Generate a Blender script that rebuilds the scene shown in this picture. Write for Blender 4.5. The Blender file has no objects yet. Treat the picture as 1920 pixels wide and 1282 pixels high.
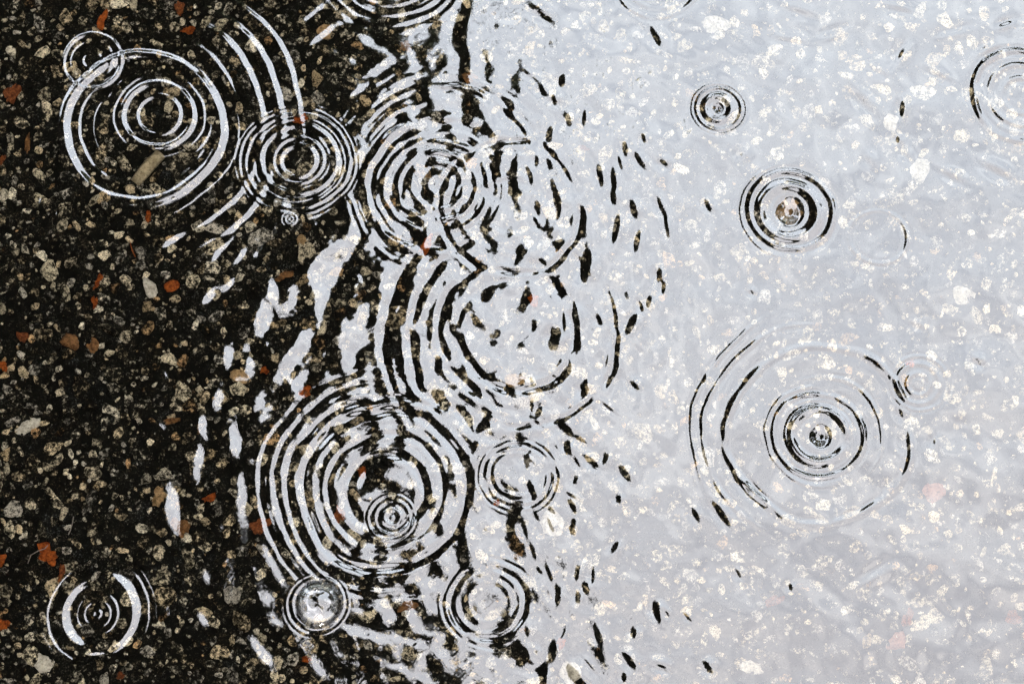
import bpy, math, random
import numpy as np
from mathutils import Vector, Matrix

# ------------------------------------------------------------------ camera, world, sun, exposure
sc = bpy.context.scene
col = sc.collection
DIST, ELEV = 1.2, math.radians(74)
HALF = 0.225                                   # half width of the picture on the water, metres
K = HALF / DIST
U = HALF / 960.0                               # one photo pixel on the water, metres
cd = bpy.data.cameras.new('camera')
cam = bpy.data.objects.new('camera', cd)
col.objects.link(cam)
cam.location = (0, -DIST * math.cos(ELEV), DIST * math.sin(ELEV))
cam.rotation_euler = (math.radians(90) - ELEV, 0, 0)
cd.sensor_width = 36
cd.lens = 18 / K
cd.clip_start, cd.clip_end = 0.02, 2000
cd.dof.use_dof = True
cd.dof.focus_distance = DIST
cd.dof.aperture_fstop = 15
sc.camera = cam

SUN_ELEV, SUN_AZ = math.radians(29), math.radians(174)     # azimuth measured from +Y towards +X
w = bpy.data.worlds.new('World')
sc.world = w
w.use_nodes = True
wn, wl = w.node_tree.nodes, w.node_tree.links
wn.clear()
wo = wn.new('ShaderNodeOutputWorld')
bg = wn.new('ShaderNodeBackground')
sky = wn.new('ShaderNodeTexSky')
sky.sky_type = 'NISHITA'
sky.sun_disc = False
sky.sun_elevation = SUN_ELEV
sky.sun_rotation = SUN_AZ
tc = wn.new('ShaderNodeTexCoord')
mp = wn.new('ShaderNodeMapping')
nz = wn.new('ShaderNodeTexNoise')
rp = wn.new('ShaderNodeValToRGB')
mx = wn.new('ShaderNodeMixRGB')
mp.inputs['Scale'].default_value = (1.0, 1.0, 2.0)
nz.inputs['Scale'].default_value = 9.0
nz.inputs['Distortion'].default_value = 1.2
nz.inputs['Detail'].default_value = 5
nz.inputs['Roughness'].default_value = 0.66
rp.color_ramp.elements[0].position = 0.35
rp.color_ramp.elements[0].color = (2.70, 2.83, 3.08, 1)
rp.color_ramp.elements[1].position = 0.68
rp.color_ramp.elements[1].color = (4.0, 4.12, 4.28, 1)
mx.inputs['Fac'].default_value = 0.86          # an overcast layer in front of the blue
wl.new(tc.outputs['Generated'], mp.inputs['Vector'])
wl.new(mp.outputs['Vector'], nz.inputs['Vector'])
wl.new(nz.outputs['Fac'], rp.inputs['Fac'])
wl.new(sky.outputs['Color'], mx.inputs['Color1'])
wl.new(rp.outputs['Color'], mx.inputs['Color2'])
sx = wn.new('ShaderNodeSeparateXYZ')
mr = wn.new('ShaderNodeMapRange')
gr = wn.new('ShaderNodeMixRGB')
ml = wn.new('ShaderNodeMixRGB')
mr.inputs['From Min'].default_value, mr.inputs['From Max'].default_value = 0.14, 0.40
gr.inputs['Color1'].default_value = (0.94, 0.875, 0.83, 1)      # greyer cloud towards the zenith
gr.inputs['Color2'].default_value = (1.03, 1.04, 1.04, 1)
ml.blend_type = 'MULTIPLY'
ml.inputs['Fac'].default_value = 1
wl.new(tc.outputs['Generated'], sx.inputs[0])
wl.new(sx.outputs['Y'], mr.inputs['Value'])
wl.new(mr.outputs['Result'], gr.inputs['Fac'])
wl.new(mx.outputs['Color'], ml.inputs['Color1'])
wl.new(gr.outputs['Color'], ml.inputs['Color2'])
wl.new(ml.outputs['Color'], bg.inputs['Color'])
bg.inputs['Strength'].default_value = 0.1
wl.new(bg.outputs['Background'], wo.inputs['Surface'])

sd = bpy.data.lights.new('sun', 'SUN')
sd.energy = 5.0
sd.angle = math.radians(11)
sd.color = (1.0, 0.95, 0.87)
sun = bpy.data.objects.new('sun', sd)
col.objects.link(sun)
dvec = Vector((math.sin(SUN_AZ) * math.cos(SUN_ELEV), math.cos(SUN_AZ) * math.cos(SUN_ELEV), math.sin(SUN_ELEV)))
sun.rotation_euler = (-dvec).to_track_quat('-Z', 'Y').to_euler()
sun.location = dvec * 20

sc.view_settings.view_transform = 'Standard'
sc.view_settings.look = 'None'
sc.view_settings.gamma = 1
sc.view_settings.use_curve_mapping = False
sc.view_settings.exposure = 4.78

# ------------------------------------------------------------------ helpers
rng = np.random.default_rng(7)
random.seed(7)
CR = cam.rotation_euler.to_matrix()


def ground_at(px, py, z=0.0):
    """metres on the plane z for a place read off the photograph"""
    d = CR @ Vector(((px - 960) / 960 * K, -(py - 641) / 960 * K, -1))
    t = (z - cam.location.z) / d.z
    p = cam.location + d * t
    return p.x, p.y


def tag(o, label=None, cat=None, group=None, kind=None):
    for k, v in (('label', label), ('category', cat), ('group', group), ('kind', kind)):
        if v:
            o[k] = v
    return o


def mesh_obj(name, verts, faces, mat=None, parent=None, smooth=False):
    me = bpy.data.meshes.new(name)
    me.from_pydata([tuple(v) for v in verts], [], [tuple(f) for f in faces])
    if smooth:
        me.polygons.foreach_set('use_smooth', [True] * len(me.polygons))
    me.update()
    if mat:
        me.materials.append(mat)
    o = bpy.data.objects.new(name, me)
    col.objects.link(o)
    if parent:
        o.parent = parent
    return o


def quads_mesh(name, co, quads, mat, normals=None, smooth=True):
    """fast numpy mesh of quads"""
    me = bpy.data.meshes.new(name)
    nv, nf = len(co), len(quads)
    me.vertices.add(nv)
    me.vertices.foreach_set('co', np.ascontiguousarray(co, dtype=np.float32).ravel())
    me.loops.add(nf * 4)
    me.loops.foreach_set('vertex_index', np.ascontiguousarray(quads, dtype=np.int32).ravel())
    me.polygons.add(nf)
    me.polygons.foreach_set('loop_start', np.arange(0, nf * 4, 4, dtype=np.int32))
    me.polygons.foreach_set('use_smooth', np.full(nf, smooth))
    me.update(calc_edges=True)
    if normals is not None:
        me.normals_split_custom_set_from_vertices(np.ascontiguousarray(normals, dtype=np.float32))
    me.materials.append(mat)
    o = bpy.data.objects.new(name, me)
    col.objects.link(o)
    return o


class Mat:
    def __init__(s, name):
        s.m = bpy.data.materials.new(name)
        s.m.use_nodes = True
        s.n, s.l = s.m.node_tree.nodes, s.m.node_tree.links
        s.b = s.n.get('Principled BSDF')

    def new(s, t, **kw):
        n = s.n.new(t)
        for k, v in kw.items():
            if k in n.inputs:
                n.inputs[k].default_value = v
            else:
                setattr(n, k, v)
        return n

    def ramp(s, fac, stops):
        r = s.n.new('ShaderNodeValToRGB')
        e = r.color_ramp.elements
        while len(e) < len(stops):
            e.new(0.5)
        for q, (p, c) in zip(e, stops):
            q.position = p
            q.color = (c, c, c, 1) if isinstance(c, (int, float)) else (*c, 1)
        s.l.new(fac, r.inputs['Fac'])
        return r.outputs['Color']

    def noise(s, scale, detail=3, rough=0.6, vec=None):
        n = s.new('ShaderNodeTexNoise', Scale=scale, Detail=detail, Roughness=rough)
        if vec:
            s.l.new(vec, n.inputs['Vector'])
        return n.outputs['Fac']

    def mul(s, a, b, mode='MULTIPLY', fac=1.0):
        n = s.new('ShaderNodeMixRGB', blend_type=mode)
        n.inputs['Fac'].default_value = fac
        for x, i in ((a, 'Color1'), (b, 'Color2')):
            if isinstance(x, tuple):
                n.inputs[i].default_value = (*x, 1)
            else:
                s.l.new(x, n.inputs[i])
        return n.outputs['Color']


# ------------------------------------------------------------------ materials
def asphalt_material():
    M = Mat('wet_bitumen')
    g = M.new('ShaderNodeNewGeometry').outputs['Position']
    a = M.ramp(M.noise(1300, 4, 0.75, g), [(0.52, 0.0), (0.60, 0.08), (0.72, 0.40)])       # bare specks of fine aggregate
    p = M.ramp(M.noise(230, 4, 0.65, g), [(0.40, 0.03), (0.60, 1.0)])
    q = M.ramp(M.noise(45, 3, 0.6, g), [(0.36, 0.25), (0.62, 1.0)])
    t = M.ramp(M.noise(90, 3, 0.5, g), [(0.36, (0.95, 0.72, 0.46)), (0.55, (0.92, 0.86, 0.70)), (0.68, (0.80, 0.86, 0.88))])
    c = M.mul(M.mul(M.mul(a, p), q), t)
    c = M.mul(c, (0.0016, 0.0017, 0.0015), 'ADD')
    M.l.new(c, M.b.inputs['Base Color'])
    M.b.inputs['Roughness'].default_value = 0.8
    M.b.inputs['Specular IOR Level'].default_value = 0.08
    return M.m


def stone_material():
    """crushed rock half coated with bitumen; the hue comes from the stone's own attribute"""
    M = Mat('crushed_rock')
    g = M.new('ShaderNodeNewGeometry').outputs['Position']
    at = M.new('ShaderNodeAttribute', attribute_name='hue').outputs['Color']
    ab = M.new('ShaderNodeAttribute', attribute_name='bare').outputs['Fac']
    n1 = M.noise(480, 6, 0.75, g)
    st = M.new('ShaderNodeMath', operation='MULTIPLY_ADD')
    st.inputs[1].default_value, st.inputs[2].default_value = 2.9, -0.95
    M.l.new(n1, st.inputs[0])
    add = M.new('ShaderNodeMath', operation='ADD')
    M.l.new(st.outputs[0], add.inputs[0])
    M.l.new(ab, add.inputs[1])
    cov = M.ramp(add.outputs[0], [(0.38, 0.004), (0.54, 0.22), (0.76, 1.15)])
    fine = M.ramp(M.noise(1900, 3, 0.7, g), [(0.36, 0.2), (0.62, 1.6)])
    c = M.mul(M.mul(at, cov), fine)
    M.l.new(c, M.b.inputs['Base Color'])
    M.b.inputs['Roughness'].default_value = 0.75
    M.b.inputs['Specular IOR Level'].default_value = 0.1
    return M.m


def scrap_material(name, c0, c1, scale=500):
    M = Mat(name)
    g = M.new('ShaderNodeNewGeometry').outputs['Position']
    f = M.noise(scale, 4, 0.65, g)
    c = M.ramp(f, [(0.36, c0), (0.66, c1)])
    d = M.ramp(M.noise(scale * 2.4, 3, 0.7, g), [(0.3, 0.3), (0.5, 1.0)])
    M.l.new(M.mul(c, d), M.b.inputs['Base Color'])
    M.b.inputs['Roughness'].default_value = 0.7
    M.b.inputs['Specular IOR Level'].default_value = 0.15
    return M.m


def water_material(tint, name='rain_water', ior=1.75):
    """murky shallow water: mirror of the sky by Fresnel, tinted see-through below"""
    M = Mat(name)
    M.n.remove(M.b)
    out = next(n for n in M.n if n.type == 'OUTPUT_MATERIAL')
    fr = M.new('ShaderNodeFresnel', IOR=ior)
    tr = M.new('ShaderNodeBsdfTransparent')
    tr.inputs['Color'].default_value = (*tint, 1)
    gl = M.new('ShaderNodeBsdfGlossy', Roughness=0.0)
    gl.inputs['Color'].default_value = (1, 1, 1, 1)
    mix = M.new('ShaderNodeMixShader')
    M.l.new(fr.outputs[0], mix.inputs[0])
    M.l.new(tr.outputs[0], mix.inputs[1])
    M.l.new(gl.outputs[0], mix.inputs[2])
    M.l.new(mix.outputs[0], out.inputs['Surface'])
    return M.m


M_ASPHALT = asphalt_material()
M_STONE = stone_material()
M_WATER = water_material((0.70, 0.675, 0.62))

# ------------------------------------------------------------------ asphalt: one sheet to the horizon with a shallow hollow
ZB = -0.0058                                   # bottom of the puddle


def spaced(half, step, far, n):
    inner = np.arange(-half, half + step * 0.5, step)
    g = np.geomspace(step * 2, far - half, n)
    return np.concatenate([-(half + g)[::-1], inner, half + g])


gx = spaced(3.0, 0.1, 900, 26)
gy = spaced(3.0, 0.1, 900, 26)
GX, GY = np.meshgrid(gx, gy)
rad = np.hypot(GX * 0.8, GY * 1.1) + 0.18 * np.sin(3.1 * GX + 1) * np.cos(2.3 * GY)
GZ = ZB + 0.022 * np.clip((rad - 1.1) / 1.6, 0, 1) ** 2
nx, ny = len(gx), len(gy)
idx = np.arange(nx * ny).reshape(ny, nx)
Q = np.stack([idx[:-1, :-1], idx[:-1, 1:], idx[1:, 1:], idx[1:, :-1]], -1).reshape(-1, 4)
road = quads_mesh('asphalt_ground', np.stack([GX, GY, GZ], -1).reshape(-1, 3), Q, M_ASPHALT)
tag(road, kind='structure')

# ------------------------------------------------------------------ puddle surface: one height field, cut into calm water and ripples
STEP = 0.00036


def axis(lo, hi, far, n):
    inner = np.arange(lo, hi, STEP)
    g = np.cumsum(np.geomspace(STEP * 1.1, far * 0.085, n))
    return np.concatenate([lo - g[::-1], inner, inner[-1] + g])


wx = axis(-0.252, 0.252, 2.2, 70)
wy = axis(-0.180, 0.180, 2.2, 70)
WX, WY = np.meshgrid(wx, wy)
PX = (WX / U).astype(np.float32)               # photo-pixel units on the water plane
PY = (WY / U).astype(np.float32)
dense = ((np.abs(WX) < 0.26) & (np.abs(WY) < 0.19)).astype(np.float32)


def waves(lmin, lmax, n, seed, slope):
    """random sum of sines; slope = rms surface slope"""
    r = np.random.default_rng(seed)
    h = np.zeros_like(PX)
    a = slope / math.sqrt(n / 2)
    for i in range(n):
        lam = math.exp(r.uniform(math.log(lmin), math.log(lmax)))
        th, ph = r.uniform(0, 2 * math.pi, 2)
        k = 2 * math.pi / lam
        h += (a / k) * np.sin(k * (math.cos(th) * PX + math.sin(th) * PY) + ph)
    return h


def noise_field(lmin, lmax, n, seed):
    r = np.random.default_rng(seed)
    h = np.zeros_like(PX)
    for i in range(n):
        k = 2 * math.pi / math.exp(r.uniform(math.log(lmin), math.log(lmax)))
        th, ph = r.uniform(0, 2 * math.pi, 2)
        h += np.sin(k * (math.cos(th) * PX + math.sin(th) * PY) + ph)
    return h / math.sqrt(n / 2)


def blob(px, py, rx, ry=None):
    x, y = ground_at(px, py)
    ry = ry or rx
    return np.exp(-((PX - x / U) / rx) ** 2 - ((PY - y / U) / ry) ** 2)


WARP1 = waves(110, 260, 14, 21, 0.05)
WARP2 = waves(18, 60, 16, 22, 0.10)


BREAK = noise_field(45, 130, 24, 23)


def ripple_height(c, packs, vary=0.25, seed=0, hold=0):
    x, y = ground_at(*c)
    cx, cy = x / U, y / U
    rmax = max(p[0] + 2.6 * p[1] for p in packs)
    i0, i1 = np.searchsorted(wx / U, [cx - rmax, cx + rmax])
    j0, j1 = np.searchsorted(wy / U, [cy - rmax, cy + rmax])
    sl = (slice(j0, j1), slice(i0, i1))
    dx, dy = PX[sl] - cx, PY[sl] - cy
    th = np.arctan2(dy, dx)
    r0 = np.hypot(dx, dy)
    bend = np.clip(r0 / 90, 0, 1) * (WARP1[sl] * 1.5 + WARP2[sl] * 0.6) * (1.7 if hold == 2 else 1.0)
    rr = np.random.default_rng(seed + 100)
    h = np.zeros_like(r0)
    for p in packs:
        R, W, lam, s = p[:4]
        if W == 0:                              # the pit the drop has just left: a steep cone with a rounded lip
            h -= s * R / math.pi * (1 + np.cos(math.pi * np.minimum(np.hypot(dx * 1.06, dy * 0.97) + WARP2[sl] * 0.4, R) / R))
            continue
        q = min(R, 150) * 0.035
        r = np.hypot(dx + rr.uniform(-q, q), dy + rr.uniform(-q, q)) + bend
        a = s * lam / (2 * math.pi)
        m = np.ones_like(th)
        if R > 20:
            for k in (1, 2, 3):
                m += vary / k * rr.uniform(0.3, 1) * np.sin(k * th + rr.uniform(0, 6.28))
            m *= np.clip(1 + (0.0 if R < 45 or hold == 1 else 0.62 if hold == 2 else 0.32) * BREAK[sl], 0.05, 2)
        if len(p) > 4:
            m = m * np.exp(-(((th - math.radians(p[4]) + math.pi) % (2 * math.pi) - math.pi) / math.radians(p[5])) ** 4)
        h += a * m * np.exp(-((r - R) / W) ** 2) * np.cos(2 * math.pi * (r - R) / lam)
    return sl, h


# centre in the photograph, radius of the disc it fills, label, wave packets (radius, width, wavelength, slope, phase)
RIPPLES = [
    ((268, 237), 175, 'widest pale ring ripple in the upper left, enclosing a smaller double ring',
     [(150, 14, 50, .36), (190, 9, 28, .17, 55, 34), (121, 8, 26, .20, 190, 62), (93, 6, 16, .12, 180, 50), (178, 6, 16, .12, -30, 45), (232, 13, 38, .19, 10, 70), (266, 12, 36, .20, 10, 70), (302, 11, 34, .16, 28, 48)]),
    ((296, 217), 82, 'thick double ring ripple nested inside the widest upper left ring',
     [(66, 9, 30, .38), (40, 8, 24, .26), (85, 7, 13, .10), (102, 8, 13, .05)]),
    ((170, 114), 64, 'small pale ring ripple crossing the upper left edge of the widest left ring',
     [(57, 6, 15, .42), (42, 7, 16, .14), (18, 9, 24, .12), (70, 6, 9, .05)]),
    ((556, 303), 112, 'concentric ring ripple with a thick white core left of the crowded middle rings',
     [(46, 6, 16, .30), (32, 9, 24, .22), (70, 9, 24, .20), (97, 7, 15, .22), (109, 8, 10, .15), (88, 12, 8, .10)]),
    ((823, 347), 88, 'spiralling ring ripple around a bright core, topmost of the crowded middle ripples',
     [(70, 8, 24, .22), (47, 9, 24, .16), (20, 12, 30, .13), (96, 10, 24, .14), (143, 14, 40, .20, 180, 105), (172, 9, 18, .10, 180, 100), (120, 8, 16, .05), (200, 14, 18, .09, 95, 60), (226, 14, 18, .06, 95, 50)]),
    ((957, 385), 145, 'broad thin dark ring ripple to the right of the spiralling middle ring',
     [(135, 10, 30, -.17), (100, 12, 28, .04), (60, 14, 30, .04)]),
    ((972, 627), 190, 'largest broken dark ring ripple in the centre of the puddle',
     [(112, 13, 42, -.20, 330, 125), (110, 13, 40, -.15, 190, 50), (146, 13, 40, -.14, 195, 62), (184, 8, 26, -.16, 330, 70), (206, 15, 46, -.16, 205, 75), (254, 14, 46, -.10, 180, 60)]),
    ((722, 918), 165, 'densest many ringed black and white ripple in the lower middle',
     [(150, 12, 42, -.32), (70, 13, 44, -.26), (106, 9, 30, -.17), (180, 10, 30, -.22, 165, 105), (206, 9, 26, -.15, 165, 95), (228, 8, 24, -.10, 165, 80)]),
    ((735, 970), 47, 'tight round ripple with a dark eye inside the many ringed lower middle ripple',
     [(43, 4, 10, .40), (32, 5, 12, .40), (15, 7, 22, .45), (0, 5, 14, .5)]),
    ((975, 890), 74, 'small ring ripple right of the many ringed lower middle ripple',
     [(60, 7, 16, -.20), (71, 6, 12, -.16), (40, 8, 20, .05)]),
    ((918, 1128), 92, 'ring ripple on the bottom edge of the dark patch, right of the round bubble',
     [(66, 8, 26, -.26), (84, 6, 16, -.20, 200, 90), (86, 6, 16, -.16, 50, 35), (40, 10, 26, .05)]),
    ((181, 1150), 100, 'lone ripple with a thick white crescent in the lower left corner',
     [(66, 17, 52, .24), (38, 5, 13, .15), (24, 5, 14, .16), (6, 6, 18, .2), (95, 7, 16, .12), (107, 6, 10, .06)]),
    ((1346, 203), 52, 'smallest tight black ringed ripple on the bright right side',
     [(43, 4.5, 14, .42), (25, 8, 34, .38), (52, 5, 8, .18), (13, 0, 0, .60)]),
    ((1479, 396), 100, 'black ringed ripple with a tan eye on the bright right side',
     [(78, 8, 28, .42), (95, 5, 11, .24, 180, 70), (54, 13, 60, .38), (34, 0, 0, .60)]),
    ((1537, 817), 215, 'wide ripple of thin black arcs around a dark eye, lower right',
     [(50, 9, 46, .40), (60, 6, 12, .22), (82, 7, 22, .40), (100, 6, 16, .22, 190, 80), (117, 6, 16, .24, 40, 55), (174, 8, 30, .34, 155, 26), (180, 9, 30, .36, 45, 24), (166, 8, 30, .40, 222, 24), (166, 7, 22, .20, 350, 16), (164, 8, 24, .30, 283, 24), (172, 9, 30, .10), (210, 7, 20, .20, 165, 60), (240, 7, 18, .16, 160, 40), (26, 0, 0, .58)]),
    ((1722, 720), 60, 'faint small ripple touching the upper right edge of the wide lower right ripple',
     [(40, 7, 18, .17), (54, 7, 12, .10), (22, 8, 18, .16)]),
    ((1915, 180), 105, 'faint ripple cut off by the right edge of the picture',
     [(95, 9, 28, .25), (62, 9, 26, .24), (36, 9, 22, .17)]),
    ((1648, 445), 62, 'faintest single ring ripple between the tan eyed ripple and the right edge',
     [(54, 6, 18, .135)]),
    ((735, -75), 112, 'ripple cut off by the top edge, its lower arcs just in view',
     [(96, 12, 15, .14), (75, 10, 16, .14), (118, 8, 14, .08), (140, 18, 18, .08, 280, 75)]),
    ((1235, -45), 80, 'faint ripple arc on the top edge over the bright water',
     [(85, 8, 20, .10), (66, 8, 16, .07)]),
    ((598, 1132), 50, 'dark collar ripple around the round air bubble near the bottom',
     [(46, 5, 15, .38), (56, 5, 10, .12)]),
    ((545, 411), 17, 'tiny dark dimple ripple below the white cored concentric ripple',
     [(11, 4, 9, .5), (0, 4, 12, -.5)]),
]

# short crossing wavelets: place, half length and half width (photo pixels), direction, slope towards +x
WAVELETS = [(1691, 205, 14, 6, 85, .26), (1683, 262, 6, 5, 85, .22), (1824, 175, 14, 6, 100, .24), (1862, 105, 16, 6, 20, .22), (1885, 45, 14, 5, 20, .24),
            (1200, 302, 16, 6, 125, .20), (1188, 392, 14, 7, 110, .20), (1240, 388, 18, 5, 115, .22), (1250, 425, 16, 4, 100, .20), (1150, 335, 18, 6, 95, .17),
            (1126, 330, 16, 7, 100, .16), (1172, 280, 12, 6, 100, .15), (1040, 187, 14, 7, 160, .14), (1195, 450, 16, 6, 80, .18), (1155, 430, 20, 6, 80, .16),
            (1185, 605, 18, 8, 60, .19), (1215, 568, 12, 6, 70, .16), (1100, 500, 22, 10, 80, .16), (1040, 635, 12, 9, 60, .14), (1835, 678, 9, 6, 150, .25),
            (1352, 962, 20, 7, 125, .22), (1240, 1248, 15, 6, 160, .19), (1328, 1250, 10, 7, 150, .20), (1180, 1238, 14, 7, 130, .17), (1230, 1140, 8, 7, 100, .18),
            (1172, 888, 14, 7, 120, .18), (1105, 862, 18, 6, 145, .18), (1075, 985, 12, 6, 85, .15), (1152, 1025, 12, 7, 60, .15), (1097, 1100, 10, 8, 90, .16),
            (1122, 1190, 13, 6, 110, .17), (1045, 1115, 14, 6, 90, .16), (1072, 945, 14, 6, 110, .15), (1320, 715, 14, 6, 70, .14), (1410, 548, 6, 4, 150, .20),
            (1305, 965, 12, 6, 120, .16), (1482, 1100, 6, 5, 90, .19), (1385, 1075, 8, 5, 140, .19), (1160, 935, 7, 6, 90, .17), 
            (1690, 100, 20, 7, 60, .15), (1620, 190, 30, 9, 130, .13), (1870, 320, 24, 8, 150, .15), (1230, 70, 20, 8, 120, .13), (1015, 25, 18, 8, 150, .15),
            (868, 40, 40, 12, 75, .055), (872, 120, 40, 12, 95, .055), (885, 205, 26, 18, 110, .07), (925, 255, 26, 12, 125, .07), (955, 205, 16, 10, 110, .07), (962, 325, 36, 10, 85, .08),
            (930, 320, 36, 10, 80, .07), (958, 955, 40, 18, 100, .08), (972, 1025, 24, 16, 120, .07), (868, 1060, 36, 16, 100, .06), (868, 1000, 26, 12, 80, .05), (770, 1060, 40, 12, 20, .05),
            (1012, 1195, 14, 12, 100, .09), (985, 1238, 18, 15, 120, .09), (1030, 1230, 34, 9, 70, .09), (950, 1215, 40, 22, 130, .06), (1015, 1262, 12, 14, 60, .09), (1080, 1268, 30, 8, 130, .11), (962, 1168, 30, 20, 60, .08),
            (900, 610, 34, 13, 140, .07), (840, 590, 40, 14, 60, .06), (862, 650, 40, 14, 108, .07), (905, 560, 40, 10, 35, .06), (1030, 440, 14, 10, 140, .09), (1010, 490, 16, 9, 160, .08), (1045, 520, 22, 12, 120, .09),
            (1095, 490, 16, 9, 90, .12), (1005, 385, 20, 10, 120, .09), (1045, 375, 16, 9, 110, .09), (940, 770, 18, 8, 155, .08), (905, 765, 22, 8, 150, .07), (1010, 755, 16, 8, 160, .08), (1070, 810, 28, 8, 140, .11),
            (1500, 22, 26, 7, 160, .10), (1562, 62, 22, 6, 20, .105), (1690, 18, 24, 7, 165, .115), (1645, 132, 18, 6, 150, .11), (1790, 60, 24, 6, 15, .125), (1760, 140, 22, 6, 150, .12),
            (1480, 75, 22, 6, 170, .10), (1845, 90, 16, 6, 30, .14), (1390, 290, 10, 8, 80, .09), (1785, 330, 20, 7, 150, .12), (1700, 290, 12, 6, 110, .115), (1628, 300, 12, 7, 120, .105),
            (1720, 610, 12, 5, 150, .11), (1700, 830, 14, 7, 95, .13), (1752, 828, 10, 6, 85, .14), (1690, 775, 12, 6, 130, .13), (1665, 915, 12, 6, 60, .115), (1640, 1075, 26, 8, 30, .105),
            (712, 878, 34, 26, 90, .07), (735, 1032, 40, 12, 0, .06),
            # pale glints on the dark side: slope towards -x
            (430, 666, 17, 11, 110, -.055), (411, 742, 22, 13, 95, -.06), (292, 775, 24, 12, 140, -.07), (378, 795, 22, 9, 110, -.06), (370, 870, 30, 10, 85, -.06),
            (440, 830, 20, 12, 110, -.05), (487, 752, 20, 12, 85, -.05), (322, 950, 34, 16, 100, -.08), (505, 1143, 16, 14, 60, -.05), (387, 1085, 12, 9, 85, -.06),
            (600, 1250, 26, 13, 125, -.045), (492, 1225, 30, 12, 130, -.05), (415, 470, 40, 10, 50, -.06), (450, 480, 36, 9, 52, -.055), (478, 478, 28, 9, 58, -.05),
            (330, 445, 40, 8, 40, -.065), (392, 555, 18, 8, 50, -.055), (428, 535, 20, 8, 52, -.05), (498, 592, 46, 19, 72, -.085), (560, 650, 40, 14, 68, -.06),
            (592, 600, 56, 15, 75, -.06), (645, 470, 52, 24, 35, -.05), (310, 700, 8, 5, 140, -.06), (450, 900, 16, 8, 80, -.05), (105, 400, 10, 5, 100, -.09),
            (75, 375, 12, 4, 80, -.09), (90, 330, 14, 4, 110, -.09), (455, 935, 24, 8, 85, -.05), (520, 1075, 30, 9, 120, -.05), (400, 1235, 10, 9, 60, -.04),
            (640, 42, 34, 9, 28, -.05), (690, 78, 36, 9, 150, -.045), (600, 70, 26, 7, 35, -.055), (655, 112, 30, 8, 155, -.05), (712, 128, 34, 9, 30, -.04), (735, 172, 30, 8, 40, -.04),
            (588, 24, 24, 8, 40, -.06), (668, 172, 22, 6, 35, -.05), (720, 1112, 46, 9, 18, -.04), (690, 1190, 50, 9, 165, -.045), (780, 1205, 50, 9, 160, -.035), (740, 1250, 44, 8, 158, -.04),
            (315, 1145, 14, 6, 90, -.055), (380, 1160, 16, 10, 120, -.04)]

FIRM = {k for k, r in enumerate(RIPPLES) if r[1] in (52, 100, 47, 50, 17, 175, 82, 64) or r[0] == (556, 303)}   # young rings: still round and even
WORN = {(823, 347), (957, 385), (972, 627), (975, 890), (918, 1128)}      # old rings, crossed and broken by others


def r_c(k):
    return RIPPLES[k][0]


H = waves(60, 170, 24, 1, 0.007)
busy = np.clip(blob(860, 420, 330, 330) + blob(700, 900, 260, 330) + 0.9 * blob(980, 640, 260) + 0.8 * blob(1000, 1200, 330, 160) + 0.8 * blob(600, 620, 200), 0, 1.1)
top = blob(720, 90, 260, 130)
H += waves(34, 80, 26, 2, 1.0) * (0.002 + 0.021 * busy + 0.006 * blob(230, 300, 330, 380) + 0.0015 * top) * dense
H += waves(12, 30, 30, 3, 1.0) * (0.0010 + 0.0075 * busy + 0.0015 * top) * dense
H += (waves(24, 70, 24, 8, 1.0) * 0.005 + waves(70, 220, 20, 9, 1.0) * 0.012) * (1 - np.clip(busy, 0, 1)) * (PX > -50) * np.clip((PX + 50) / 200, 0, 1) * dense
H += waves(90, 150, 16, 5, 1.0) * 0.03 * blob(620, 590, 190, 150)
for k, (c, rv, lab, packs) in enumerate(RIPPLES):
    sl, h = ripple_height(c, packs, vary=0.12 if k in FIRM else 0.4, seed=k, hold=1 if k in FIRM else 2 if r_c(k) in WORN else 0)
    if k == 0:                                  # newer drops have wiped out the old wide rings under them
        h = h * (1 - 0.85 * blob(556, 303, 100)[sl])
    H[sl] += h
_r = np.random.default_rng(41)
for _ in range(75):                             # small crossing wavelets thinning out to the right
    px = 985 + _r.exponential(95)
    py = _r.uniform(120, 1275)
    if px < 1340:
        WAVELETS.append((px, py, _r.uniform(5, 14), _r.uniform(3, 6.5), _r.uniform(65, 150), (0.10 + 0.10 * (px - 985) / 250) * _r.uniform(.8, 1.3)))
for (px, py, ha, hb, ang, s_) in WAVELETS:
    x, y = ground_at(px, py)
    dx, dy = PX - x / U, PY - y / U
    i = np.nonzero((np.abs(wx / U - x / U) < 4 * ha))[0]
    j = np.nonzero((np.abs(wy / U - y / U) < 4 * ha))[0]
    sl = (slice(j[0], j[-1] + 1), slice(i[0], i[-1] + 1))
    dx, dy = dx[sl] + WARP2[sl] * .5, dy[sl]
    ca, sa = math.cos(math.radians(ang)), math.sin(math.radians(ang))
    u, v = dx * ca + dy * sa, -dx * sa + dy * ca
    sgn = -1.0 if sa > 0 else 1.0               # the v axis points to -x for angles in (0, 180)
    H[sl] += s_ * sgn * v * np.exp(-(u / (1.2 * ha)) ** 2 - (v / (1.6 * hb)) ** 2)
H *= U                                          # to metres
DHy, DHx = np.gradient(H.astype(np.float64), wy, wx)
NRM = np.stack([-DHx, -DHy, np.ones_like(DHx)], -1)
NRM /= np.linalg.norm(NRM, axis=-1, keepdims=True)
CO = np.stack([WX, WY, H], -1).reshape(-1, 3)
NRM = NRM.reshape(-1, 3)
nx, ny = len(wx), len(wy)
idx = np.arange(nx * ny, dtype=np.int32).reshape(ny, nx)
QUADS = np.stack([idx[:-1, :-1], idx[:-1, 1:], idx[1:, 1:], idx[1:, :-1]], -1).reshape(-1, 4)
FX = 0.5 * (WX[:-1, :-1] + WX[1:, 1:]).ravel()
FY = 0.5 * (WY[:-1, :-1] + WY[1:, 1:]).ravel()
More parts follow.
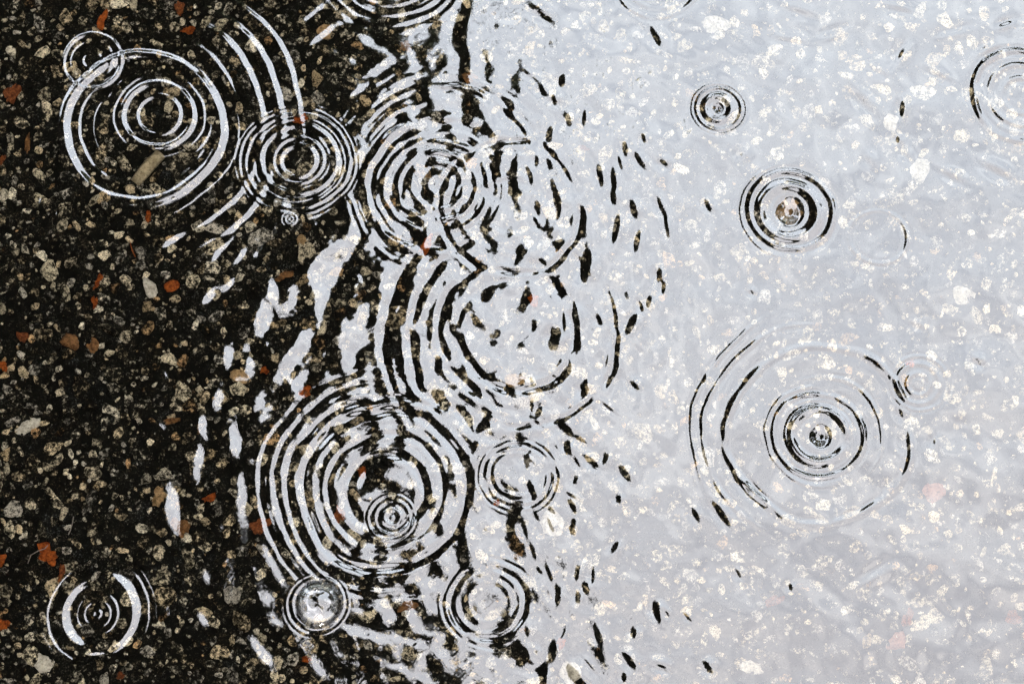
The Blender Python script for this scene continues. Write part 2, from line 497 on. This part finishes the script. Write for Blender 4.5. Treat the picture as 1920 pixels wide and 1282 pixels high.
owner = np.full(len(QUADS), -1, dtype=np.int16)
for k in sorted(range(len(RIPPLES)), key=lambda i: -RIPPLES[i][1]):      # small ripples cut into large ones
    c, rv = RIPPLES[k][:2]
    x, y = ground_at(*c)
    owner[(FX - x) ** 2 + (FY - y) ** 2 < (rv * U) ** 2] = k
for k in range(-1, len(RIPPLES)):
    q = QUADS[owner == k]
    if not len(q):
        continue
    used, inv = np.unique(q.ravel(), return_inverse=True)
    name = 'puddle_water' if k < 0 else 'ripple'
    o = quads_mesh(name, CO[used], inv.reshape(-1, 4), M_WATER, NRM[used])
    if k < 0:
        tag(o, kind='structure')
    else:
        tag(o, RIPPLES[k][2], 'ripple', 'raindrop ripples on the puddle')

# ------------------------------------------------------------------ crushed stone set in the bitumen
ICO_V, ICO_F = [], []


def ico(sub):
    t = (1 + 5 ** .5) / 2
    v = [(-1, t, 0), (1, t, 0), (-1, -t, 0), (1, -t, 0), (0, -1, t), (0, 1, t), (0, -1, -t), (0, 1, -t), (t, 0, -1), (t, 0, 1), (-t, 0, -1), (-t, 0, 1)]
    f = [(0, 11, 5), (0, 5, 1), (0, 1, 7), (0, 7, 10), (0, 10, 11), (1, 5, 9), (5, 11, 4), (11, 10, 2), (10, 7, 6), (7, 1, 8), (3, 9, 4), (3, 4, 2), (3, 2, 6), (3, 6, 8), (3, 8, 9), (4, 9, 5), (2, 4, 11), (6, 2, 10), (8, 6, 7), (9, 8, 1)]
    v = [np.array(p) / np.linalg.norm(p) for p in v]
    for _ in range(sub):
        cache, nf = {}, []

        def mid(a, b):
            k = (min(a, b), max(a, b))
            if k not in cache:
                m = v[a] + v[b]
                v.append(m / np.linalg.norm(m))
                cache[k] = len(v) - 1
            return cache[k]
        for a, b, c in f:
            ab, bc, ca = mid(a, b), mid(b, c), mid(c, a)
            nf += [(a, ab, ca), (b, bc, ab), (c, ca, bc), (ab, bc, ca)]
        f = nf
    return np.array(v), np.array(f)


IV, IF = ico(2)
IV1, IF1 = ico(1)


def stone_shape(r, rx=1.0, ry=1.0, rz=0.55, rot=0.0, small=False):
    """angular crushed rock: a ball cut by random planes"""
    v = (IV1 if small else IV).copy()
    for _ in range(8):
        n = rng.normal(size=3)
        n /= np.linalg.norm(n)
        d = rng.uniform(0.42, 0.85)
        e = v @ n - d
        v = v - np.outer(np.clip(e, 0, None), n)
    v *= 1 + 0.06 * rng.normal(size=(len(v), 1))
    v *= r * np.array([rx, ry, rz])
    c, s = math.cos(rot), math.sin(rot)
    return v @ np.array([[c, s, 0], [-s, c, 0], [0, 0, 1]])


PALE = [(0.57, 0.51, 0.38), (0.51, 0.46, 0.34), (0.61, 0.57, 0.46), (0.42, 0.40, 0.35), (0.55, 0.46, 0.31)]
TAN = [(0.50, 0.34, 0.18), (0.42, 0.27, 0.14), (0.46, 0.36, 0.22)]

spots = []
cell = {}


def free(x, y, r):
    i, j = int(x / 0.012), int(y / 0.012)
    for a in range(i - 1, i + 2):
        for b in range(j - 1, j + 2):
            for (u, v, q) in cell.get((a, b), ()):
                if (u - x) ** 2 + (v - y) ** 2 < (0.64 * (q + r)) ** 2:
                    return False
    cell.setdefault((i, j), []).append((x, y, r))
    return True


for r0, r1, n in ((0.0046, 0.0060, 200), (0.0028, 0.0044, 7000), (0.0016, 0.0030, 22000), (0.0007, 0.0016, 26000)):
    for _ in range(n):
        x, y = rng.uniform(-0.36, 0.36), rng.uniform(-0.27, 0.27)
        r = rng.uniform(r0, r1)
        if free(x, y, r):
            spots.append((x, y, r))
SV, SF, SH, SB = [], [], [], []
base = 0
for (x, y, r) in spots:
    v = stone_shape(r, rng.uniform(.8, 1.25), rng.uniform(.55, 1.0), rng.uniform(.35, .6), rng.uniform(0, 6.28), r < 0.0025)
    v = v + np.array([x, y, ZB + r * rng.uniform(-0.12, 0.16)])
    hue = np.array(TAN[rng.integers(3)] if rng.random() < 0.07 else PALE[rng.integers(5)]) * rng.uniform(0.8, 1.65)
    SV.append(v)
    SF.append((IF1 if r < 0.0025 else IF) + base)
    base += len(v)
    SH.append(np.tile(np.append(hue, 1), (len(v), 1)))
    SB.append(np.full(len(v), float(np.clip(rng.normal(-0.045, 0.17), -0.36, 0.22))))
SV, SF, SH, SB = map(np.concatenate, (SV, SF, SH, SB))


def tri_mesh(name, v, f, mat, hue=None, bare=None, smooth=False):
    me = bpy.data.meshes.new(name)
    me.vertices.add(len(v))
    me.vertices.foreach_set('co', v.astype(np.float32).ravel())
    me.loops.add(len(f) * 3)
    me.loops.foreach_set('vertex_index', f.astype(np.int32).ravel())
    me.polygons.add(len(f))
    me.polygons.foreach_set('loop_start', np.arange(0, len(f) * 3, 3, dtype=np.int32))
    me.polygons.foreach_set('use_smooth', np.full(len(f), smooth))
    me.update(calc_edges=True)
    if hue is not None:
        a = me.attributes.new('hue', 'FLOAT_COLOR', 'POINT')
        a.data.foreach_set('color', hue.astype(np.float32).ravel())
        a = me.attributes.new('bare', 'FLOAT', 'POINT')
        a.data.foreach_set('value', bare.astype(np.float32).ravel())
    me.materials.append(mat)
    o = bpy.data.objects.new(name, me)
    col.objects.link(o)
    return o


tag(tri_mesh('gravel', SV, SF, M_STONE, SH, SB), kind='stuff')

# ------------------------------------------------------------------ loose bits lying on the bottom: leaf scraps, stones, a twig
M_RUST = scrap_material('dull_rust_leaf', (0.10, 0.025, 0.010), (0.38, 0.13, 0.045), 700)
M_ORANGE = scrap_material('rust_orange_leaf', (0.16, 0.030, 0.006), (0.60, 0.16, 0.03))
M_BROWN = scrap_material('brown_leaf', (0.10, 0.045, 0.02), (0.42, 0.22, 0.09))
M_TAN = scrap_material('tan_stone', (0.20, 0.13, 0.06), (0.70, 0.48, 0.26))
M_PINK = scrap_material('pink_stone', (0.30, 0.14, 0.10), (0.50, 0.27, 0.20), 350)
M_WHITE = scrap_material('white_stone', (0.45, 0.43, 0.37), (0.95, 0.92, 0.82), 380)
M_STRAW = scrap_material('dry_straw', (0.30, 0.25, 0.16), (0.62, 0.54, 0.38), 420)


def scrap(px, py, w_, h_, rot, mat, label, cat='leaf scrap', name='leaf_scrap', group='rust coloured scraps on the asphalt'):
    """a ragged curled flake of dead leaf, w_ by h_ photo pixels"""
    x, y = ground_at(px, py, ZB)
    n, rings = 26, 4
    r = np.random.default_rng(int(px * 7 + py))
    ph = r.uniform(0, 6.28, 5)
    vs, fs = [(0, 0, 0.0)], []
    for j in range(1, rings + 1):
        for i in range(n):
            t = 2 * math.pi * i / n
            k = 1 + 0.20 * math.sin(2 * t + ph[0]) + 0.15 * math.sin(3 * t + ph[1]) + 0.10 * math.sin(5 * t + ph[2]) + 0.08 * r.normal()
            q = j / rings * k
            a, b = 0.88 * q * w_ * U / 2 * math.cos(t), 0.88 * q * h_ * U / 2 * math.sin(t)
            zz = 0.0007 * math.sin(a / U * 0.12 + ph[3]) + 0.0006 * math.cos(b / U * 0.15 + ph[4]) + 0.0004 * r.normal() * j / rings
            vs.append((a, b, zz))
    for i in range(n):
        fs.append((0, 1 + i, 1 + (i + 1) % n))
    for j in range(rings - 1):
        for i in range(n):
            a = 1 + j * n
            fs.append((a + i, a + n + i, a + n + (i + 1) % n, a + (i + 1) % n))
    top = len(vs)
    und = [(a, b, c - 0.0004) for a, b, c in vs]
    fs += [tuple(top + q for q in reversed(f)) for f in fs]
    e = 1 + (rings - 1) * n
    fs += [(e + i, top + e + i, top + e + (i + 1) % n, e + (i + 1) % n) for i in range(n)]
    o = mesh_obj(name, vs + und, fs, mat)
    o.location = (x, y, ZB + 0.0032)
    o.rotation_euler = (r.uniform(-.1, .1), r.uniform(-.1, .1), rot)
    tag(o, label, cat, group)
    return o


def stone(px, py, w_, h_, rot, mat, label, group='loose stones on the asphalt'):
    x, y = ground_at(px, py, ZB)
    v = stone_shape(1.12 * U / 2, w_, h_, min(min(w_, h_) * 0.5, 13), 0)
    o = mesh_obj('stone', v, IF, mat)
    o.location = (x, y, ZB + 0.0006)
    o.rotation_euler = (0, 0, rot)
    return tag(o, label, 'stone', group)


for a in [
    (25, 180, 26, 52, -.4, M_RUST, 'upright orange leaf scrap at the left edge, level with the upper left rings'),
    (193, 42, 20, 44, -.2, M_ORANGE, 'orange leaf scrap above the small ring that crosses the widest left ring'),
    (338, 20, 20, 38, .1, M_RUST, 'orange leaf scrap at the top edge above the widest left ring'),
    (355, 62, 32, 13, .1, M_ORANGE, 'flat orange leaf scrap just under the top edge, right of the widest left ring'),
    (565, 228, 28, 22, .2, M_ORANGE, 'orange leaf scrap on the upper rim of the white cored concentric ripple'),
    (54, 275, 11, 46, -.1, M_BROWN, 'narrow brown leaf strip left of the widest left ring'),
    (5, 305, 14, 22, -.5, M_RUST, 'small orange leaf scrap cut off by the left edge above the middle'),
    (280, 412, 14, 26, .2, M_ORANGE, 'small orange leaf scrap under the bottom of the widest left ring'),
    (186, 532, 13, 32, -.4, M_ORANGE, 'upper of two narrow orange strips end to end on bare asphalt'),
    (179, 570, 10, 34, .1, M_ORANGE, 'lower of two narrow orange strips end to end on bare asphalt'),
    (45, 635, 22, 24, .4, M_RUST, 'crumbled orange leaf scrap near the left edge at mid height'),
    (8, 690, 26, 18, -.5, M_ORANGE, 'orange leaf scrap cut off by the left edge at mid height'),
    (535, 521, 38, 18, .5, M_BROWN, 'long brown leaf scrap left of the pointed white reflection'),
    (497, 698, 16, 16, .3, M_ORANGE, 'small bright orange leaf scrap between white glints beside a tan stone'),
    (573, 738, 24, 26, -.2, M_ORANGE, 'orange leaf scrap on the top rim of the many ringed lower middle ripple'),
    (90, 1040, 36, 44, .5, M_ORANGE, 'large bright orange leaf scrap above the lone lower left ripple'),
    (117, 1075, 16, 32, -.2, M_RUST, 'smaller orange leaf scrap leaning on the upper left of the lone lower left ripple'),
    (4, 1052, 22, 22, 0, M_ORANGE, 'round orange leaf scrap on the left edge in the lower corner'),
    (6, 1172, 34, 22, -.6, M_ORANGE, 'orange leaf scrap on the left edge beside the lone lower left ripple'),
    (340, 990, 34, 44, .2, M_BROWN, 'dark rust leaf scrap below the big white glint in the lower left'),
    (300, 932, 30, 40, -.3, M_TAN, 'ochre leaf scrap left of the big white glint in the lower left'),
    (488, 988, 40, 34, .2, M_RUST, 'red orange leaf scrap left of the many ringed lower middle ripple'),
    (576, 1238, 20, 13, .2, M_ORANGE, 'small orange leaf scrap near the bottom edge below the round bubble'),
    (325, 792, 44, 11, .3, M_BROWN, 'long thin brown leaf strip on open asphalt left of centre'),
    (800, 462, 22, 44, -.5, M_ORANGE, 'orange red leaf scrap under the spiralling middle ring'),
    (1000, 566, 24, 26, .2, M_ORANGE, 'small orange leaf scrap inside the broken central ring'),
    (680, 888, 20, 24, 0, M_ORANGE, 'orange leaf scrap in the innermost dark band of the many ringed ripple'),
    (637, 966, 20, 40, .2, M_RUST, 'orange leaf scrap in the left bands of the many ringed ripple'),
    (766, 1138, 46, 20, .2, M_BROWN, 'brown leaf scrap between the round bubble and the bottom ring ripple'),
    (1052, 1208, 18, 22, -.6, M_ORANGE, 'lone orange leaf scrap right of the bottom ring ripple'),
    (762, 92, 22, 26, .5, M_BROWN, 'brown leaf scrap by the dark reflected branches at the top'),
    (880, 150, 34, 22, -.4, M_BROWN, 'brown leaf scrap under the reflected branch at the top'),
    (1705, 684, 22, 14, .3, M_ORANGE, 'red leaf scrap seen pink on the faint ripple at the right'),
    (1095, 281, 20, 12, -.5, M_RUST, 'pale red scrap above the broad thin dark ring'),
    (1700, 1160, 22, 36, -.3, M_RUST, 'pinkish leaf scrap in the grey lower right corner'),
    (1450, 1128, 46, 18, .5, M_RUST, 'long pinkish leaf scrap left of the grey lower right corner'),
    (1898, 1160, 26, 34, .2, M_RUST, 'pinkish leaf scrap at the right edge near the bottom'),
    (970, 1045, 20, 14, .2, M_TAN, 'ochre leaf scrap in the dark reflection above the bottom ring ripple'),
    (932, 945, 14, 12, .2, M_ORANGE, 'small orange scrap on the lower left rim of the small ring ripple'),
    (228, 1268, 18, 14, .2, M_RUST, 'dark red scrap on the bottom edge under the lone lower left ripple'),
    (395, 935, 34, 12, .4, M_ORANGE, 'thin orange strip right of the big white glint in the lower left'),
]:
    scrap(*a)

for a in [
    (322, 536, 26, 27, .2, M_ORANGE, 'round bright orange stone alone on the bare asphalt'),
    (130, 642, 36, 30, -.3, M_BROWN, 'angular brown stone near the left edge at mid height'),
    (170, 648, 28, 30, .6, M_BROWN, 'reddish brown stone beside the angular brown stone'),
    (570, 453, 24, 26, .3, M_TAN, 'ochre stone below the white cored concentric ripple'),
    (450, 708, 36, 26, -.3, M_TAN, 'tan orange stone left of the white glints at mid height'),
    (630, 510, 34, 20, .1, M_TAN, 'tan brown stone under the pointed white reflection'),
    (964, 712, 42, 24, .2, M_TAN, 'tan stone in the lower part of the broken central ring'),
    (1477, 398, 50, 48, .2, M_TAN, 'tan stone seen through the eye of the black ringed right ripple'),
    (282, 538, 34, 42, .1, M_WHITE, 'large pale speckled stone left of the round orange stone'),
    (1036, 982, 38, 46, .2, M_WHITE, 'brightest white stone right of the small ring ripple'),
    (1068, 1262, 52, 46, .2, M_WHITE, 'big pale stone on the bottom edge right of centre'),
    (1750, 926, 42, 38, .3, M_PINK, 'flat pink stone below the wide lower right ripple'),
    (1344, 48, 50, 34, -.2, M_WHITE, 'large pale stone near the top edge right of centre'),
    (1672, 232, 30, 42, .7, M_WHITE, 'pale long stone near the top right, beside a black fleck'),
    (1722, 325, 36, 60, -.5, M_WHITE, 'tall pale wedge stone at the upper right'),
    (1684, 1205, 46, 34, .5, M_PINK, 'pinkish brown stone in the grey lower right corner'),
    (1408, 1252, 46, 22, -.3, M_WHITE, 'cream wedge stone near the bottom edge right of centre'),
    (612, 62, 36, 28, 0, M_TAN, 'brown stone under the dark reflection at the top'),
    (1810, 552, 44, 38, .2, M_WHITE, 'pale stone at the right between the faint ripples'),
    (54, 800, 48, 26, .3, M_WHITE, 'long pale stone near the left edge below the middle'),
    (76, 1240, 50, 40, .1, M_WHITE, 'broad pale stone in the bottom left corner'),
]:
    stone(*a)


def tube(name, pts, rad_, mat, parent=None, sides=8, flat=1.0):
    pts = [Vector(p) for p in pts]
    vs, fs = [], []
    up = Vector((0, 0, 1))
    for i, p in enumerate(pts):
        d = (pts[min(i + 1, len(pts) - 1)] - pts[max(i - 1, 0)]).normalized()
        s = d.cross(up)
        if s.length < 1e-3:
            s = Vector((1, 0, 0))
        s.normalize()
        t = s.cross(d)
        r = rad_[i] if isinstance(rad_, (list, tuple)) else rad_
        for j in range(sides):
            a = 2 * math.pi * j / sides
            vs.append(p + s * r * math.cos(a) + t * r * flat * math.sin(a))
    for i in range(len(pts) - 1):
        for j in range(sides):
            a, b = i * sides + j, i * sides + (j + 1) % sides
            fs.append((a, b, b + sides, a + sides))
    fs.append(tuple(range(sides))[::-1])
    fs.append(tuple((len(pts) - 1) * sides + j for j in range(sides)))
    return mesh_obj(name, vs, fs, mat, parent, smooth=True)


def at(px, py, z):
    x, y = ground_at(px, py, z)
    return (x, y, z)


tw = tube('twig', [at(253, 343, ZB + .0034), at(266, 327, ZB + .0040), at(283, 307, ZB + .0042), at(302, 288, ZB + .0038)],
          [.0024, .0030, .0031, .0027], M_STRAW, flat=.4)
tag(tw, 'short flat straw coloured twig lying across the lower rim of the widest left ring', 'twig')
M_FIBRE = scrap_material('pale_fibre', (0.25, 0.22, 0.2), (0.5, 0.46, 0.42))
for pts, lab in [
    ([(52, 1056), (58, 1040), (72, 1032), (84, 1028), (91, 1020)], 'curled pale plant fibre above the large bright orange leaf scrap'),
    ([(138, 968), (136, 980), (132, 994), (128, 1002)], 'short pale plant fibre above the lone lower left ripple'),
    ([(244, 455), (248, 470), (254, 482)], 'thin reddish plant fibre left of the slanting white glints'),
    ([(1490, 1062), (1520, 1066), (1552, 1060)], 'thin pale plant fibre on the grey water at the lower right'),
    ([(1088, 1078), (1112, 1084), (1132, 1088)], 'straight pale plant fibre right of the bottom ring ripple'),
]:
    o = tube('plant_fibre', [at(x, y, ZB + .0035) for x, y in pts], .00022, M_ORANGE if 'red' in lab else M_FIBRE, sides=5)
    tag(o, lab, 'plant fibre', 'plant fibres on the asphalt')

# ------------------------------------------------------------------ bubbles floating on the puddle
M_BUBBLE = water_material((0.96, 0.96, 0.96), 'bubble_film', 1.7)


def bubble(px, py, r_px, label):
    x, y = ground_at(px, py)
    r = r_px * U
    vs, fs = [], []
    n, m = 48, 18
    for j in range(m):
        a = math.radians(-6 + 96 * j / m)
        for i in range(n):
            t = 2 * math.pi * i / n
            vs.append((r * math.cos(a) * math.cos(t), r * math.cos(a) * math.sin(t), r * 0.82 * math.sin(a)))
    vs.append((0, 0, r * 0.82))
    for j in range(m - 1):
        for i in range(n):
            fs.append((j * n + i, j * n + (i + 1) % n, (j + 1) * n + (i + 1) % n, (j + 1) * n + i))
    for i in range(n):
        fs.append(((m - 1) * n + i, (m - 1) * n + (i + 1) % n, m * n))
    o = mesh_obj('bubble', vs, fs, M_BUBBLE, smooth=True)
    o.location = (x, y, 0)
    return tag(o, label, 'bubble')


bubble(598, 1132, 43, 'round glassy air bubble dome floating on the dark water near the bottom')

# ------------------------------------------------------------------ the tree whose dark crown the puddle mirrors
CZ = 7.0


def mirror_at(px, py, z):
    """where the flat water's mirror of a photo pixel meets height z"""
    d = CR @ Vector(((px - 960) / 960 * K, -(py - 641) / 960 * K, -1))
    t = -cam.location.z / d.z
    p = cam.location + d * t
    d.z = -d.z
    q = p + d * (z / d.z)
    return q.x, q.y


edge_px = [(760, -700), (720, -300), (800, 0), (775, 100), (690, 230), (690, 350), (660, 470), (600, 580), (525, 700), (505, 850), (520, 980), (580, 1080), (760, 1150), (840, 1220), (880, 1320), (760, 1500), (640, 2000)]
ed = sorted((mirror_at(x, y, CZ) for x, y in edge_px), key=lambda p: p[1])
EY = np.array([p[1] for p in ed])
EX = np.array([p[0] for p in ed])
EY = np.concatenate([[-4.0, -2.2, -1.3, -0.6], EY[(EY > -0.3) & (EY < 4.2)], [4.9, 5.6, 6.5, 8.5]])
EX = np.concatenate([[3.5, 2.2, 0.6, -0.3], np.array([p[0] for p in ed if -0.3 < p[1] < 4.2]), [-0.2, 0.8, 2.6, 3.8]])   # end arms added to the crown, so ripples mirror dark there too

M_LEAF = Mat('dark_leaf')
_n = M_LEAF.noise(1.3, 2)
M_LEAF.l.new(M_LEAF.ramp(_n, [(0.35, (0.012, 0.018, 0.008)), (0.65, (0.03, 0.042, 0.018))]), M_LEAF.b.inputs['Base Color'])
M_LEAF.b.inputs['Roughness'].default_value = 0.7
M_BARKM = Mat('dark_bark')
M_BARKM.l.new(M_BARKM.ramp(M_BARKM.noise(18, 4), [(0.3, (0.012, 0.010, 0.008)), (0.7, (0.045, 0.037, 0.03))]), M_BARKM.b.inputs['Base Color'])
M_BARKM.b.inputs['Roughness'].default_value = 0.9
M_BARK = M_BARKM.m

tree = bpy.data.objects.new('tree', None)
col.objects.link(tree)
tree.location = (-5.2, 2.6, 0.0)
tag(tree, 'dark broadleaf tree overhanging the puddle, mirrored as the black left side', 'tree')


def inv_tree(o):
    o.parent = tree
    o.matrix_parent_inverse = Matrix.Translation(-Vector(tree.location))
    return o


inv_tree(tube('trunk', [(-5.2, 2.6, 0.0), (-5.15, 2.6, 1.2), (-5.0, 2.55, 3.0), (-4.8, 2.6, 5.2), (-4.7, 2.7, 7.4), (-4.8, 2.7, 8.8)],
              [.34, .25, .21, .17, .11, .05], M_BARK, sides=14))


def limb(pts, r0, r1):
    n = len(pts)
    inv_tree(tube('limb', pts, [r0 + (r1 - r0) * i / (n - 1) for i in range(n)], M_BARK, sides=8))


limb([(-4.9, 2.55, 4.6), (-3.8, 3.4, 6.0), (-2.2, 4.0, 6.9), (-1.0, 4.2, 7.2)], .10, .02)
limb([(-4.9, 2.55, 4.4), (-3.8, 1.6, 6.0), (-2.2, 0.9, 7.0), (-1.0, 0.6, 7.3)], .10, .02)
limb([(-4.8, 2.6, 5.0), (-3.2, 1.6, 6.3), (-1.6, 1.1, 7.1), (-0.6, 0.8, 7.4)], .09, .015)
limb([(-4.75, 2.6, 5.6), (-3.4, 2.6, 6.9), (-2.0, 2.3, 7.6), (-0.9, 2.2, 7.7)], .09, .015)
limb([(-4.8, 2.6, 5.2), (-5.6, 0.6, 6.6), (-6.2, -1.2, 7.4)], .09, .015)
limb([(-4.8, 2.6, 5.4), (-5.8, 4.4, 6.9), (-6.4, 5.8, 7.5)], .09, .015)
limb([(-4.8, 2.6, 5.8), (-6.6, 2.8, 7.2), (-8.0, 2.9, 7.7)], .09, .015)

NL = 85000
ly = rng.uniform(-3.5, 8.5, NL)
lz = CZ - 0.3 + 2.2 * rng.random(NL)
es = (lz + 1.16) / (CZ + 1.16)
edge = np.interp(2.0 + (ly - 2.0) / es, EY, EX) * es
edge += 0.09 * np.sin(ly * 5.1 + 1) + 0.06 * np.sin(ly * 11.3) + 0.035 * np.sin(ly * 23 + 2)
depth = rng.random(NL) ** 1.7 * 7.0
lx = edge - depth + rng.normal(0, 0.035, NL)
keep = (np.hypot((lx + 4.4) / 4.9, (ly - 2.5) / 5.6) < 1) | (lx > edge - 1.2)
keep &= ~((lx > edge - 0.02) & (rng.random(NL) < 0.5))
lx, ly, lz = lx[keep], ly[keep], lz[keep]
nl0 = len(lx)
k = 1500                                        # thin fringe of small leaves along the crown's edge
fy = rng.uniform(-1.2, 5.4, k)
lx = np.append(lx, np.interp(fy, EY, EX) + rng.exponential(0.09, k))
ly = np.append(ly, fy)
lz = np.append(lz, CZ + rng.uniform(-.2, .2, k))
n = len(lx)
a1 = rng.normal(size=(n, 3)) * np.array([1, 1, .45])
a1 /= np.linalg.norm(a1, axis=1, keepdims=True)
a2 = np.cross(a1, rng.normal(size=(n, 3)) * .5 + np.array([0, 0, 1.0]))
a2 /= np.linalg.norm(a2, axis=1, keepdims=True)
L = rng.uniform(.06, .11, (n, 1))
C = np.stack([lx, ly, lz], -1)
far = np.clip((np.interp(ly, EY, EX) - lx), 0, 1)[:, None]
L = L * (0.62 + 1.1 * far)
L[nl0:] *= 0.5
LV = np.stack([C - a1 * L, C - a1 * L * .1 + a2 * L * .42, C + a1 * L, C - a1 * L * .1 - a2 * L * .42], 1).reshape(-1, 3)
crown = quads_mesh('crown', LV, np.arange(n * 4).reshape(-1, 4), M_LEAF.m, smooth=False)
inv_tree(crown)

# unseen tree copies, added to give the steepest ripples dark crowns to mirror
tree['group'] = 'dark trees around the puddle'
for (x, y, rz) in [(10.2, 2.6, 180), (6.5, 13.5, -125)]:
    c = tree.copy()
    col.objects.link(c)
    c.location = (x, y, 0)
    c.rotation_euler = (0, 0, math.radians(rz))
    c['label'] = 'added dark broadleaf tree beyond the frame, mirrored only as black in steep ripples'
    for ch in tree.children:
        d = ch.copy()
        col.objects.link(d)
        d.parent = c


# unseen dark hedges, added so the steep ripple walls mirror black
def added_hedge(x0, y0, x1, y1, h_, label):
    k = 5200
    t = rng.random(k)
    d = np.array([x1 - x0, y1 - y0])
    Lh = np.linalg.norm(d)
    d = d / Lh
    nrm = np.array([-d[1], d[0]])
    off = rng.normal(0, .38, k)
    top_ = h_ + 0.16 * np.sin(t * Lh * 2.3) + 0.1 * np.sin(t * Lh * 5.9 + 1)
    zz = top_ * rng.random(k) ** 0.85
    c = np.stack([t * Lh * d[0] + off * nrm[0], t * Lh * d[1] + off * nrm[1], zz], -1)
    a1 = rng.normal(size=(k, 3))
    a1 /= np.linalg.norm(a1, axis=1, keepdims=True)
    a2 = np.cross(a1, rng.normal(size=(k, 3)))
    a2 /= np.linalg.norm(a2, axis=1, keepdims=True)
    l_ = rng.uniform(.12, .24, (k, 1))
    v = np.stack([c - a1 * l_, c + a2 * l_ * .5, c + a1 * l_, c - a2 * l_ * .5], 1).reshape(-1, 3)
    o = quads_mesh('added_hedge', v, np.arange(k * 4).reshape(-1, 4), M_LEAF.m, smooth=False)
    o.location = (x0, y0, 0.02)
    tag(o, label, 'added_hedge', 'added hedges around the puddle')


added_hedge(-5.5, 7.2, 5.5, 7.6, 4.6, 'added dark hedgerow ahead beyond the frame, mirrored only in the steepest ripple walls')
added_hedge(7.4, 7.0, 7.8, -4.5, 4.8, 'added dark hedgerow to the right beyond the frame, mirrored only in the steepest ripple walls')
added_hedge(-8.6, -5.0, -8.9, 8.0, 6.4, 'added tall dark hedgerow to the left beyond the frame, mirrored only in the steepest ripple walls')
